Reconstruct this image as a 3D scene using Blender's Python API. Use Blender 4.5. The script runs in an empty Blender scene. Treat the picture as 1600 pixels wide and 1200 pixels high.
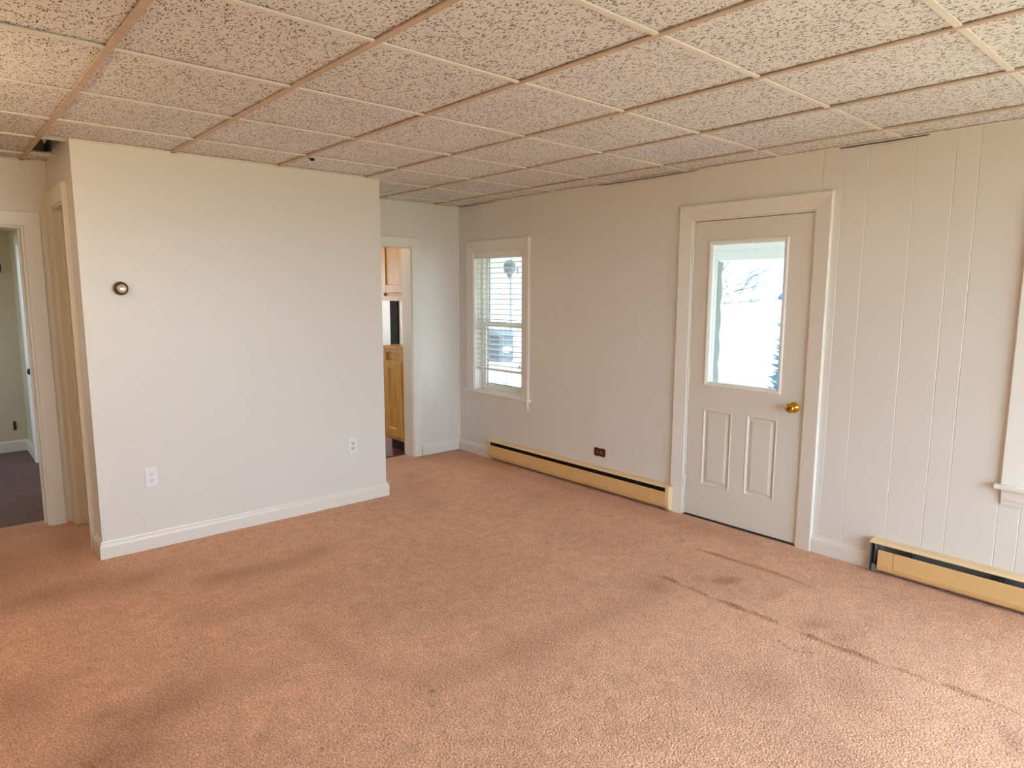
import bpy, bmesh, math, random
import numpy as np
from mathutils import Vector, Matrix
SC = bpy.context.scene
COL = SC.collection
rnd = random.Random(7)

# ---------------------------------------------------------------- camera
YAW, PITCH, ROLL, FPX, CAMH = 0.7247, 0.1364, 0.0034, 1040.316, 1.5675
F = Vector((math.sin(YAW)*math.cos(PITCH), math.cos(YAW)*math.cos(PITCH), -math.sin(PITCH)))
R = Vector((math.cos(YAW), -math.sin(YAW), 0)); U = R.cross(F)
R2 = math.cos(ROLL)*R + math.sin(ROLL)*U; U2 = -math.sin(ROLL)*R + math.cos(ROLL)*U
cam = bpy.data.cameras.new('camera'); camo = bpy.data.objects.new('camera', cam); COL.objects.link(camo)
cam.sensor_width = 36; cam.lens = FPX/1600*36; cam.clip_start = .02; cam.clip_end = 200
m = Matrix((R2, U2, -F)).transposed().to_4x4(); m.translation = Vector((0, 0, CAMH)); camo.matrix_world = m
SC.camera = camo

# ---------------------------------------------------------------- world, lights, exposure
SKY = 7.0
w = bpy.data.worlds.new('overcast_sky'); SC.world = w; w.use_nodes = True
bg = w.node_tree.nodes['Background']; bg.inputs[0].default_value = (0.61, 0.81, 1.0, 1); bg.inputs[1].default_value = SKY
SC.view_settings.view_transform = 'Standard'; SC.view_settings.look = 'None'
SC.view_settings.gamma = 1; SC.view_settings.use_curve_mapping = False
SC.view_settings.exposure = 0.97
SC.cycles.max_bounces = 12; SC.cycles.diffuse_bounces = 8; SC.cycles.transparent_max_bounces = 16
SC.cycles.sample_clamp_indirect = 20; SC.cycles.use_denoising = True
SC.cycles.caustics_reflective = False; SC.cycles.caustics_refractive = False

def portal(name, loc, rot, sx, sy):          # marks a window opening for the sky light; gives no light itself
    l = bpy.data.lights.new(name, 'AREA'); l.shape = 'RECTANGLE'; l.size = sx; l.size_y = sy
    l.cycles.is_portal = True
    o = bpy.data.objects.new(name, l); COL.objects.link(o); o.location = loc; o.rotation_euler = rot
def lamp(name, loc, watts, color, r=.08):
    l = bpy.data.lights.new(name, 'POINT'); l.energy = watts; l.color = color; l.shadow_soft_size = r
    o = bpy.data.objects.new(name, l); COL.objects.link(o); o.location = loc
PI = math.pi
W, D, P, X0, X1, H = 3.981, 5.30, 4.411, 0.687, 2.602, 2.384
RB, LX = -1.5, -1.6          # rear wall y, left wall x
portal('sky_portal_window_1', (W+.16, 4.70, 1.3), (0, PI/2, 0), 1.3, .66)
portal('sky_portal_entry_door', (W+.10, 2.24, 1.43), (0, PI/2, 0), .95, .53)
portal('sky_portal_window_2', (W+.16, .19, 1.3), (0, PI/2, 0), 1.3, .98)
portal('sky_portal_rear', (2.0, RB-.16, 1.125), (-PI/2, 0, 0), 3.5, 1.85)
portal('sky_portal_bedroom', (LX-.16, 6.9, 1.3), (0, -PI/2, 0), .95, .8)
portal('sky_portal_kitchen', (2.9, 8.4, 1.5), (PI/2, 0, 0), 1.0, 1.0)
lamp('added_hall_light', (-.45, 3.2, 2.10), 15, (1, .76, .44), .07)  # unseen hall lamp added to match the warm glow on the left
lamp('added_kitchen_light', (2.4, 7.3, 2.2), 12, (1, .70, .40), .12)  # unseen lamp added to light the kitchen

# ---------------------------------------------------------------- helpers
def lin(c):
    f = lambda v: v/12.92 if v <= .04045 else ((v+.055)/1.055)**2.4
    return tuple(f(v/255) for v in c) + (1,)
def nodes(name):
    mt = bpy.data.materials.new(name); mt.use_nodes = True
    nt = mt.node_tree
    return mt, nt, nt.nodes['Principled BSDF']
def N(nt, t, **kw):
    n = nt.nodes.new(t)
    for k, v in kw.items():
        if k in n.inputs.keys(): n.inputs[k].default_value = v
        else: setattr(n, k, v)
    return n
def mat(name, c, rough=.5, metal=0, var=.05, scale=8, bump=0, bscale=300, spec=.5, coat=0):
    mt, nt, b = nodes(name)
    L = nt.links
    tc = N(nt, 'ShaderNodeNewGeometry')
    nz = N(nt, 'ShaderNodeTexNoise', Scale=scale, Detail=3.0); L.new(tc.outputs['Position'], nz.inputs['Vector'])
    mr = N(nt, 'ShaderNodeMapRange'); mr.inputs['To Min'].default_value = 1-var; mr.inputs['To Max'].default_value = 1+var
    L.new(nz.outputs['Fac'], mr.inputs['Value'])
    hs = N(nt, 'ShaderNodeHueSaturation'); hs.inputs['Color'].default_value = lin(c) if max(c) > 1 else tuple(c)+(1,)
    L.new(mr.outputs[0], hs.inputs['Value']); L.new(hs.outputs[0], b.inputs['Base Color'])
    b.inputs['Roughness'].default_value = rough; b.inputs['Metallic'].default_value = metal
    b.inputs['Specular IOR Level'].default_value = spec; b.inputs['Coat Weight'].default_value = coat
    if bump:
        n2 = N(nt, 'ShaderNodeTexNoise', Scale=bscale, Detail=2.0); L.new(tc.outputs['Position'], n2.inputs['Vector'])
        bp = N(nt, 'ShaderNodeBump', Strength=bump, Distance=.002); L.new(n2.outputs['Fac'], bp.inputs['Height'])
        L.new(bp.outputs[0], b.inputs['Normal'])
    return mt
def glass_mat(name, tint=(1, 1, 1, 1), refl=.06):
    mt, nt, b = nodes(name); L = nt.links
    nt.nodes.remove(b)
    out = nt.nodes['Material Output']
    tr = N(nt, 'ShaderNodeBsdfTransparent'); tr.inputs[0].default_value = tint
    gl = N(nt, 'ShaderNodeBsdfGlossy', Roughness=.02)
    lw = N(nt, 'ShaderNodeLayerWeight', Blend=.25)
    mr = N(nt, 'ShaderNodeMapRange'); mr.inputs['To Min'].default_value = refl*.5; mr.inputs['To Max'].default_value = .5
    L.new(lw.outputs['Fresnel'], mr.inputs['Value'])
    mx = N(nt, 'ShaderNodeMixShader'); L.new(mr.outputs[0], mx.inputs[0]); L.new(tr.outputs[0], mx.inputs[1]); L.new(gl.outputs[0], mx.inputs[2])
    L.new(mx.outputs[0], out.inputs['Surface'])
    return mt

class MB:
    """collects geometry in one bmesh; T maps local points to the world"""
    def __init__(s, T=None): s.bm = bmesh.new(); s.T = T or (lambda a, b, c: (a, b, c)); s.sm = []
    def v(s, p): return s.bm.verts.new(s.T(*p))
    def face(s, pts): return s.bm.faces.new([s.v(p) for p in pts])
    def box(s, a0, a1, b0, b1, c0, c1, bev=0, seg=1):
        vs = [s.v((a, b, c)) for a in (a0, a1) for b in (b0, b1) for c in (c0, c1)]
        fs = [s.bm.faces.new([vs[i] for i in q]) for q in ((0,1,3,2),(4,6,7,5),(0,4,5,1),(2,3,7,6),(0,2,6,4),(1,5,7,3))]
        if bev:
            es = list({e for f in fs for e in f.edges})
            bmesh.ops.bevel(s.bm, geom=es, offset=bev, segments=seg, affect='EDGES', profile=.5)
    def prism(s, poly, b0, b1, axis=1):
        """poly in the two other coordinates, extruded along axis"""
        def pt(q, t):
            q = list(q); q.insert(axis, t); return tuple(q)
        A = [s.v(pt(q, b0)) for q in poly]; B = [s.v(pt(q, b1)) for q in poly]
        n = len(poly)
        for i in range(n): s.bm.faces.new((A[i], A[(i+1) % n], B[(i+1) % n], B[i]))
        s.bm.faces.new(A); s.bm.faces.new(B)
    def rings(s, rings, cap0=True, cap1=True, smooth=False):
        vr = [[s.v(p) for p in r] for r in rings]
        for a, b in zip(vr, vr[1:]):
            n = len(a)
            for i in range(n):
                f = s.bm.faces.new((a[i], a[(i+1) % n], b[(i+1) % n], b[i])); f.smooth = smooth
        if cap0: s.bm.faces.new(vr[0])
        if cap1: s.bm.faces.new(vr[-1])
    def lathe(s, c, prof, axis=2, n=24, smooth=True):
        """prof: (radius, height along axis from c)"""
        rs = []
        for r, h in prof:
            ring = []
            for i in range(n):
                a = 2*PI*i/n; q = [r*math.cos(a), r*math.sin(a)]; q.insert(axis, h)
                ring.append((c[0]+q[0], c[1]+q[1], c[2]+q[2]))
            rs.append(ring)
        s.rings(rs, smooth=smooth)
    def tube(s, pts, r0, r1=None, n=6, smooth=True):
        r1 = r0 if r1 is None else r1
        pts = [Vector(p) for p in pts]; rs = []
        for i, p in enumerate(pts):
            d = (pts[min(i+1, len(pts)-1)]-pts[max(i-1, 0)]).normalized()
            u = d.orthogonal().normalized() if i == 0 else (u - d*u.dot(d)).normalized()
            v = d.cross(u); r = r0+(r1-r0)*i/(len(pts)-1)
            rs.append([tuple(p+u*r*math.cos(2*PI*k/n)+v*r*math.sin(2*PI*k/n)) for k in range(n)])
        s.rings(rs, smooth=smooth)
    def build(s, name, material, parent=None):
        bmesh.ops.recalc_face_normals(s.bm, faces=s.bm.faces)
        me = bpy.data.meshes.new(name); s.bm.to_mesh(me); s.bm.free()
        me.materials.append(material)
        o = bpy.data.objects.new(name, me); COL.objects.link(o)
        if parent: o.parent = parent
        return o
def center(o):
    """moves the origin of a mesh object (parented to an untransformed thing or not) to its bounding centre"""
    me = o.data; n = len(me.vertices); co = np.empty(n*3, dtype=np.float64); me.vertices.foreach_get('co', co)
    co = co.reshape(-1, 3); c = (co.min(0)+co.max(0))/2
    me.transform(Matrix.Translation(Vector(-c))); o.location = Vector(o.location)+Vector(c)
    return o
def empty(name, loc=(0, 0, 0)):
    o = bpy.data.objects.new(name, None); COL.objects.link(o); o.location = loc; o.empty_display_size = .1
    return o
def tag(o, label, cat, kind=None, group=None):
    o['label'] = label; o['category'] = cat
    if kind: o['kind'] = kind
    if group: o['group'] = group
    return o
def adopt(root, loc=None):
    """parts built in world coordinates: put the Empty at the thing's base without moving them"""
    if loc is None: return root
    root.location = loc
    for c in root.children: c.location = Vector(c.location)-Vector(loc)
    return root

def rects(u0, u1, z0, z1, holes):
    """rectangle minus holes -> list of rectangles"""
    us = sorted({u0, u1, *[min(max(h[k], u0), u1) for h in holes for k in (0, 1)]})
    out = []
    for a, b in zip(us, us[1:]):
        if b-a < 1e-6: continue
        hs = sorted([(max(h[2], z0), min(h[3], z1)) for h in holes if h[0] <= a+1e-6 and h[1] >= b-1e-6])
        z = z0
        for p, q in hs:
            if p > z+1e-6: out.append((a, b, z, p))
            z = max(z, q)
        if z < z1-1e-6: out.append((a, b, z, z1))
    return out
# frames: (u along the wall, z up, d out of the wall into the room)
TR = lambda u, z, d: (W-d, u, z)          # right wall
TB = lambda u, z, d: (u, D-d, z)          # back wall
TP = lambda u, z, d: (u, P-d, z)          # partition face
TX = lambda u, z, d: (X0-d, u, z)         # return of the partition
TRB = lambda u, z, d: (u, RB+d, z)
TL = lambda u, z, d: (LX+d, u, z)

def plank(T, a, b, z0, z1, holes, material, parent, t=.010, ch=.0030, dp=.0028):
    rs = rects(a, b, z0, z1, holes)
    if not rs: return
    mb = MB(T)
    for (p, q, lo, hi) in rs:
        l = ch if abs(p-a) < 1e-6 else 0; r = ch if abs(q-b) < 1e-6 else 0
        # profile across the plank, front face at d = 0
        prof = [(p, -t), (p, -(dp if l else 0)), (p+l, 0), (q-r, 0), (q, -(dp if r else 0)), (q, -t)]
        pr = []
        for x in prof:
            if not pr or x != pr[-1]: pr.append(x)
        A = [mb.v((x, lo, d)) for x, d in pr]; B = [mb.v((x, hi, d)) for x, d in pr]
        n = len(pr)
        for i in range(n): mb.bm.faces.new((A[i], A[(i+1) % n], B[(i+1) % n], B[i]))
        mb.bm.faces.new(A); mb.bm.faces.new(B)
    return mb.build('wall_panel_board', material, parent)
def shell(name, T, u0, u1, z0, z1, holes, d0, d1, material, label):
    mb = MB(T)
    holes = [(h[0], h[1], -1 if h[2] == 0 else h[2], h[3]) for h in holes]
    for (a, b, c, d) in rects(u0, u1, z0, z1, holes): mb.box(a, b, c, d, d0, d1)
    o = mb.build(name, material)
    bm = bmesh.new(); bm.from_mesh(o.data); bmesh.ops.remove_doubles(bm, verts=bm.verts, dist=1e-5); bm.to_mesh(o.data); bm.free()
    return tag(o, label, 'wall', 'structure')
def casing(T, u0, u1, ztop, wd, material, parent, zbot=0, t_in=.011, t_out=.020, sides=('l', 't', 'r'), names='casing'):
    """mitred flat casing round an opening u0..u1, up to ztop"""
    def board(inner, outer):
        mb = MB(T)
        (i0, i1), (o0, o1) = inner, outer
        e = .004
        def lerp(a, b, k): return (a[0]+(b[0]-a[0])*k, a[1]+(b[1]-a[1])*k)
        rr = []
        for i, o in ((i0, o0), (i1, o1)):
            rr.append([(i[0], i[1], 0), (i[0], i[1], t_in-.003), (*lerp(i, o, .04), t_in), (*lerp(i, o, .95), t_out), (o[0], o[1], t_out-.004), (o[0], o[1], 0)])
        mb.rings(rr)
        return mb.build(names, material, parent)
    if 'l' in sides: board(((u0, zbot), (u0, ztop)), ((u0-wd, zbot), (u0-wd, ztop+wd)))
    if 'r' in sides: board(((u1, zbot), (u1, ztop)), ((u1+wd, zbot), (u1+wd, ztop+wd)))
    if 't' in sides: board(((u0, ztop), (u1, ztop)), ((u0-wd, ztop+wd), (u1+wd, ztop+wd)))
def sweep(name, path, prof, material, parent=None, side=1):
    """profile (d, z) swept along a 2D path with mitres; d is measured to the left (side=1) of the path"""
    mb = MB(); rs = []
    n = len(path)
    for i, p in enumerate(path):
        p = Vector(p)
        ds = []
        if i > 0: ds.append((p-Vector(path[i-1])).normalized())
        if i < n-1: ds.append((Vector(path[i+1])-p).normalized())
        ns = [Vector((-d.y, d.x))*side for d in ds]
        if len(ns) == 2: mm = (ns[0]+ns[1]); mm = mm/(mm.length_squared/2) if mm.length > 0 else ns[0]
        else: mm = ns[0]
        rs.append([(p.x+mm.x*d, p.y+mm.y*d, z) for d, z in prof])
    mb.rings(rs)
    return mb.build(name, material, parent)

# ---------------------------------------------------------------- materials
M_wall = mat('cream_wall_paint', (223, 217, 208), .36, var=.015, scale=3, bump=.10, bscale=120, spec=.5)
M_trim = mat('white_gloss_trim_paint', (227, 221, 210), .35, var=.012, scale=4, bump=.05, bscale=90)
M_door = mat('white_door_paint', (221, 214, 202), .40, var=.01, scale=5, bump=.10, bscale=260)
M_vinyl = mat('white_vinyl', (232, 230, 224), .35, var=.01)
M_slat = mat('white_blind_slat', (236, 234, 228), .45, var=.01)
M_brass = mat('polished_brass', (214, 160, 62), .16, metal=1, var=.04, scale=60)
M_oldbrass = mat('aged_brass', (120, 94, 68), .32, metal=1, var=.12, scale=90)
M_chrome = mat('pale_metal', (225, 222, 214), .28, metal=.6, var=.03)
M_dark = mat('black_metal', (20, 18, 17), .35, var=.1, scale=50)
M_plastic = mat('white_plastic', (232, 231, 228), .35, var=.005)
M_ivory = mat('ivory_plastic', (215, 205, 180), .4, var=.02, scale=60)
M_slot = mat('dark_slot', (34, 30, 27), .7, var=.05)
M_brown = mat('brown_plastic', (72, 22, 14), .35, var=.08, scale=60)
M_brown2 = mat('dark_red_brown_plastic', (96, 40, 28), .35, var=.05)
M_heat = mat('tan_heater_enamel', (224, 182, 124), .38, var=.03, scale=12)
M_heat2 = mat('light_tan_heater_enamel', (234, 204, 158), .38, var=.03, scale=12)
M_steel = mat('dull_steel', (140, 138, 134), .45, metal=.5, var=.15, scale=25)
M_fin = mat('dark_heater_fin', (52, 46, 38), .6, metal=.5, var=.2, scale=60)
M_plenum = mat('dark_ceiling_void', (26, 20, 18), .9, var=.2, scale=6)
M_tee = mat('ceiling_grid_enamel', (228, 218, 204), .5, var=.06, scale=9)
M_teer = mat('rust_edged_grid', (200, 176, 152), .6, var=.22, scale=16)
M_glass = glass_mat('window_glass')
M_glass_t = glass_mat('tinted_window_glass', (.88, .91, .92, 1))  # tint added to dim the over-bright outside
M_glass_d = glass_mat('tinted_door_glass', (.58, .61, .63, 1))  # stronger tint, dims porch and yard behind the door pane
M_blackpl = mat('black_laminate', (7, 7, 9), .9, var=.05)
M_counter = mat('white_counter', (226, 224, 218), .4, var=.02)
M_siding = mat('white_vinyl_siding', (226, 230, 238), .6, var=.02)
M_porchw = mat('white_porch_paint', (236, 230, 222), .6, var=.03)
M_grey = mat('blue_grey_enamel', (104, 114, 128), .5, var=.05)
M_trimgrey = mat('grey_green_lace_trim', (176, 179, 170), .7, var=.05)
M_ground = mat('pale_ground', (200, 180, 146), .9, var=.08, scale=1.5, bump=.3, bscale=20)  # tan picked so light bounced off the ground warms the upper walls
M_bark = mat('grey_bark', (120, 114, 108), .9, var=.15, scale=20)
M_shrub = mat('blue_green_needles', (98, 136, 152), .8, var=.35, scale=9, bump=.6, bscale=30)
M_roofblue = mat('blue_grey_roofing', (76, 98, 124), .8, var=.15, scale=6)
M_closet = mat('closet_wall', (200, 190, 165), .6, var=.02)

def wood_mat():
    mt, nt, b = nodes('honey_maple'); L = nt.links
    g = N(nt, 'ShaderNodeNewGeometry'); mp = N(nt, 'ShaderNodeMapping'); mp.inputs['Scale'].default_value = (18, 18, 1.6)
    L.new(g.outputs['Position'], mp.inputs['Vector'])
    nz = N(nt, 'ShaderNodeTexNoise', Scale=2.2, Detail=5.0, Distortion=.6); L.new(mp.outputs[0], nz.inputs['Vector'])
    cr = N(nt, 'ShaderNodeValToRGB'); cr.color_ramp.elements[0].position = .3; cr.color_ramp.elements[1].position = .75
    cr.color_ramp.elements[0].color = lin((186, 134, 62)); cr.color_ramp.elements[1].color = lin((212, 168, 88))
    L.new(nz.outputs['Fac'], cr.inputs[0]); L.new(cr.outputs[0], b.inputs['Base Color']); b.inputs['Roughness'].default_value = .38
    return mt
M_wood = wood_mat()
def tile_mat():
    mt, nt, b = nodes('fissured_ceiling_tile'); L = nt.links
    g = N(nt, 'ShaderNodeNewGeometry')
    def dashes(scale, rot, seed, thr, maskthr):
        nzd = N(nt, 'ShaderNodeTexNoise', Scale=28.0, Detail=1.0); L.new(g.outputs['Position'], nzd.inputs['Vector'])
        mxv = N(nt, 'ShaderNodeVectorMath', operation='MULTIPLY_ADD'); mxv.inputs[1].default_value = (.022, .022, 0)
        L.new(nzd.outputs['Color'], mxv.inputs[0]); L.new(g.outputs['Position'], mxv.inputs[2])
        mp = N(nt, 'ShaderNodeMapping'); mp.inputs['Rotation'].default_value = (0, 0, rot); mp.inputs['Scale'].default_value = scale
        mp.inputs['Location'].default_value = (seed, seed*1.7, 0)
        L.new(mxv.outputs[0], mp.inputs['Vector'])
        sx = N(nt, 'ShaderNodeSeparateXYZ'); L.new(mp.outputs[0], sx.inputs[0])
        cx = N(nt, 'ShaderNodeCombineXYZ'); L.new(sx.outputs[0], cx.inputs[0]); L.new(sx.outputs[1], cx.inputs[1])
        v = N(nt, 'ShaderNodeTexVoronoi', voronoi_dimensions='2D', Scale=1.0); L.new(cx.outputs[0], v.inputs['Vector'])
        # size of each dash from the cell's random colour
        sc = N(nt, 'ShaderNodeSeparateColor'); L.new(v.outputs['Color'], sc.inputs[0])
        mr = N(nt, 'ShaderNodeMapRange'); mr.inputs['From Min'].default_value = maskthr; mr.inputs['To Min'].default_value = 0; mr.inputs['To Max'].default_value = thr
        L.new(sc.outputs[0], mr.inputs['Value'])
        lt = N(nt, 'ShaderNodeMath', operation='SUBTRACT'); L.new(mr.outputs[0], lt.inputs[0]); L.new(v.outputs['Distance'], lt.inputs[1])
        m2 = N(nt, 'ShaderNodeMapRange'); m2.inputs['From Min'].default_value = 0; m2.inputs['From Max'].default_value = .09
        L.new(lt.outputs[0], m2.inputs['Value'])
        return m2.outputs[0]
    a = dashes((120, 45, 1), .12, 3.1, .44, .25)
    c = dashes((62, 124, 1), .7, 9.4, .38, .55)
    d = dashes((190, 150, 1), .3, 5.5, .34, .60)
    mx = N(nt, 'ShaderNodeMath', operation='MAXIMUM'); L.new(a, mx.inputs[0]); L.new(c, mx.inputs[1])
    mx2 = N(nt, 'ShaderNodeMath', operation='MAXIMUM'); L.new(mx.outputs[0], mx2.inputs[0]); L.new(d, mx2.inputs[1])
    nz = N(nt, 'ShaderNodeTexNoise', Scale=2.2, Detail=3.0); L.new(g.outputs['Position'], nz.inputs['Vector'])
    cr = N(nt, 'ShaderNodeValToRGB'); cr.color_ramp.elements[0].position = .35; cr.color_ramp.elements[1].position = .7
    cr.color_ramp.elements[0].color = lin((226, 222, 217)); cr.color_ramp.elements[1].color = lin((232, 229, 225))
    L.new(nz.outputs['Fac'], cr.inputs[0])
    mc = N(nt, 'ShaderNodeMix', data_type='RGBA'); mc.inputs['B'].default_value = lin((104, 84, 66))
    k = N(nt, 'ShaderNodeMath', operation='MULTIPLY'); k.inputs[1].default_value = .9; L.new(mx2.outputs[0], k.inputs[0])
    L.new(k.outputs[0], mc.inputs['Factor']); L.new(cr.outputs[0], mc.inputs['A'])
    L.new(mc.outputs['Result'], b.inputs['Base Color']); b.inputs['Roughness'].default_value = .9; b.inputs['Specular IOR Level'].default_value = .2
    iv = N(nt, 'ShaderNodeMath', operation='SUBTRACT'); iv.inputs[0].default_value = 1; L.new(mx2.outputs[0], iv.inputs[1])
    bp = N(nt, 'ShaderNodeBump', Strength=.5, Distance=.002); L.new(iv.outputs[0], bp.inputs['Height']); L.new(bp.outputs[0], b.inputs['Normal'])
    return mt
M_tile = tile_mat()
def carpet_mat(name, ca, cb, cstain, dots=()):
    mt, nt, b = nodes(name); L = nt.links
    g = N(nt, 'ShaderNodeNewGeometry')
    n1 = N(nt, 'ShaderNodeTexNoise', Scale=110.0, Detail=4.0, Roughness=.7); L.new(g.outputs['Position'], n1.inputs['Vector'])
    n2 = N(nt, 'ShaderNodeTexNoise', Scale=13.0, Detail=8.0, Roughness=.78, Distortion=.6); L.new(g.outputs['Position'], n2.inputs['Vector'])
    n3 = N(nt, 'ShaderNodeTexNoise', Scale=1.3, Detail=3.0, Distortion=.5); L.new(g.outputs['Position'], n3.inputs['Vector'])
    vo = N(nt, 'ShaderNodeTexVoronoi', Scale=130.0); L.new(g.outputs['Position'], vo.inputs['Vector'])
    r1 = N(nt, 'ShaderNodeMapRange'); r1.inputs['From Min'].default_value = .34; r1.inputs['From Max'].default_value = .64
    L.new(n1.outputs['Fac'], r1.inputs['Value'])
    mc = N(nt, 'ShaderNodeMix', data_type='RGBA'); mc.inputs['A'].default_value = lin(ca); mc.inputs['B'].default_value = lin(cb)
    L.new(r1.outputs[0], mc.inputs['Factor'])
    def rng(src, lo, hi, f0=.3, f1=.7):
        r = N(nt, 'ShaderNodeMapRange'); r.inputs['From Min'].default_value = f0; r.inputs['From Max'].default_value = f1
        r.inputs['To Min'].default_value = lo; r.inputs['To Max'].default_value = hi; L.new(src, r.inputs['Value']); return r.outputs[0]
    k1 = N(nt, 'ShaderNodeMath', operation='MULTIPLY'); L.new(rng(n2.outputs['Fac'], .76, 1.14), k1.inputs[0]); L.new(rng(n3.outputs['Fac'], .92, 1.06), k1.inputs[1])
    k2 = N(nt, 'ShaderNodeMath', operation='MULTIPLY'); L.new(k1.outputs[0], k2.inputs[0]); L.new(rng(vo.outputs['Distance'], 1.14, .92, .1, .75), k2.inputs[1])
    hs = N(nt, 'ShaderNodeHueSaturation'); L.new(mc.outputs['Result'], hs.inputs['Color']); L.new(k2.outputs[0], hs.inputs['Value'])
    col = hs.outputs[0]
    at = N(nt, 'ShaderNodeAttribute', attribute_name='wear_tone')
    # worn soil and darker lines: broken up by mid noise
    ad = N(nt, 'ShaderNodeMath', operation='MULTIPLY_ADD'); L.new(rng(n2.outputs['Fac'], .0, 1.75), ad.inputs[0]); L.new(at.outputs['Fac'], ad.inputs[1]); ad.inputs[2].default_value = 0
    fac = ad.outputs[0]
    for (x, y, r, s) in dots:
        vm = N(nt, 'ShaderNodeVectorMath', operation='DISTANCE'); vm.inputs[1].default_value = (x, y, 0); L.new(g.outputs['Position'], vm.inputs[0])
        mr = N(nt, 'ShaderNodeMapRange'); mr.inputs['From Min'].default_value = r*.4; mr.inputs['From Max'].default_value = r*1.2
        mr.inputs['To Min'].default_value = s; mr.inputs['To Max'].default_value = 0; L.new(vm.outputs['Value'], mr.inputs['Value'])
        m3 = N(nt, 'ShaderNodeMath', operation='MAXIMUM'); L.new(fac, m3.inputs[0]); L.new(mr.outputs[0], m3.inputs[1]); fac = m3.outputs[0]
    ms = N(nt, 'ShaderNodeMix', data_type='RGBA', blend_type='MULTIPLY'); ms.inputs['B'].default_value = cstain
    ms.clamp_factor = True
    L.new(fac, ms.inputs['Factor']); L.new(col, ms.inputs['A']); L.new(ms.outputs['Result'], b.inputs['Base Color'])
    b.inputs['Roughness'].default_value = 1; b.inputs['Specular IOR Level'].default_value = .05
    b.inputs['Sheen Weight'].default_value = .15; b.inputs['Sheen Roughness'].default_value = .6
    hh = N(nt, 'ShaderNodeMath', operation='SUBTRACT'); L.new(n1.outputs['Fac'], hh.inputs[0]); L.new(vo.outputs['Distance'], hh.inputs[1])
    bp = N(nt, 'ShaderNodeBump', Strength=.7, Distance=.007); L.new(hh.outputs[0], bp.inputs['Height']); L.new(bp.outputs[0], b.inputs['Normal'])
    return mt
DOTS = [(2.80, 1.32, .012, .9), (2.785, 1.29, .012, .9), (2.77, 1.265, .012, .8), (2.775, 1.235, .011, .8), (2.79, 1.205, .011, .8),
        (2.81, 1.18, .012, .8), (3.522, 2.331, .012, .9), (1.39, 2.043, .016, .9), (1.338, 1.962, .014, .7), (.911, 2.015, .012, .7),
        (2.80, .98, .010, .7), (2.64, 1.30, .010, .5), (1.05, 3.9, .012, .7), (1.9, 2.9, .010, .5), (.75, 3.15, .009, .6), (2.2, 2.2, .010, .5)]
M_carpet = carpet_mat('rose_brown_carpet', (198, 136, 102), (250, 198, 162), (.50, .42, .35, 1), DOTS)
M_carpet2 = carpet_mat('dark_plum_carpet', (104, 74, 72), (138, 100, 96), (.5, .45, .45, 1))
def redfloor():
    mt, nt, b = nodes('dark_red_vinyl'); L = nt.links
    g = N(nt, 'ShaderNodeNewGeometry'); br = N(nt, 'ShaderNodeTexNoise', Scale=12.0, Detail=3.0); L.new(g.outputs['Position'], br.inputs['Vector'])
    cr = N(nt, 'ShaderNodeValToRGB'); cr.color_ramp.elements[0].color = lin((84, 34, 26)); cr.color_ramp.elements[1].color = lin((120, 52, 38))
    L.new(br.outputs['Fac'], cr.inputs[0]); L.new(cr.outputs[0], b.inputs['Base Color']); b.inputs['Roughness'].default_value = .3
    return mt
M_red = redfloor()

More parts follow.
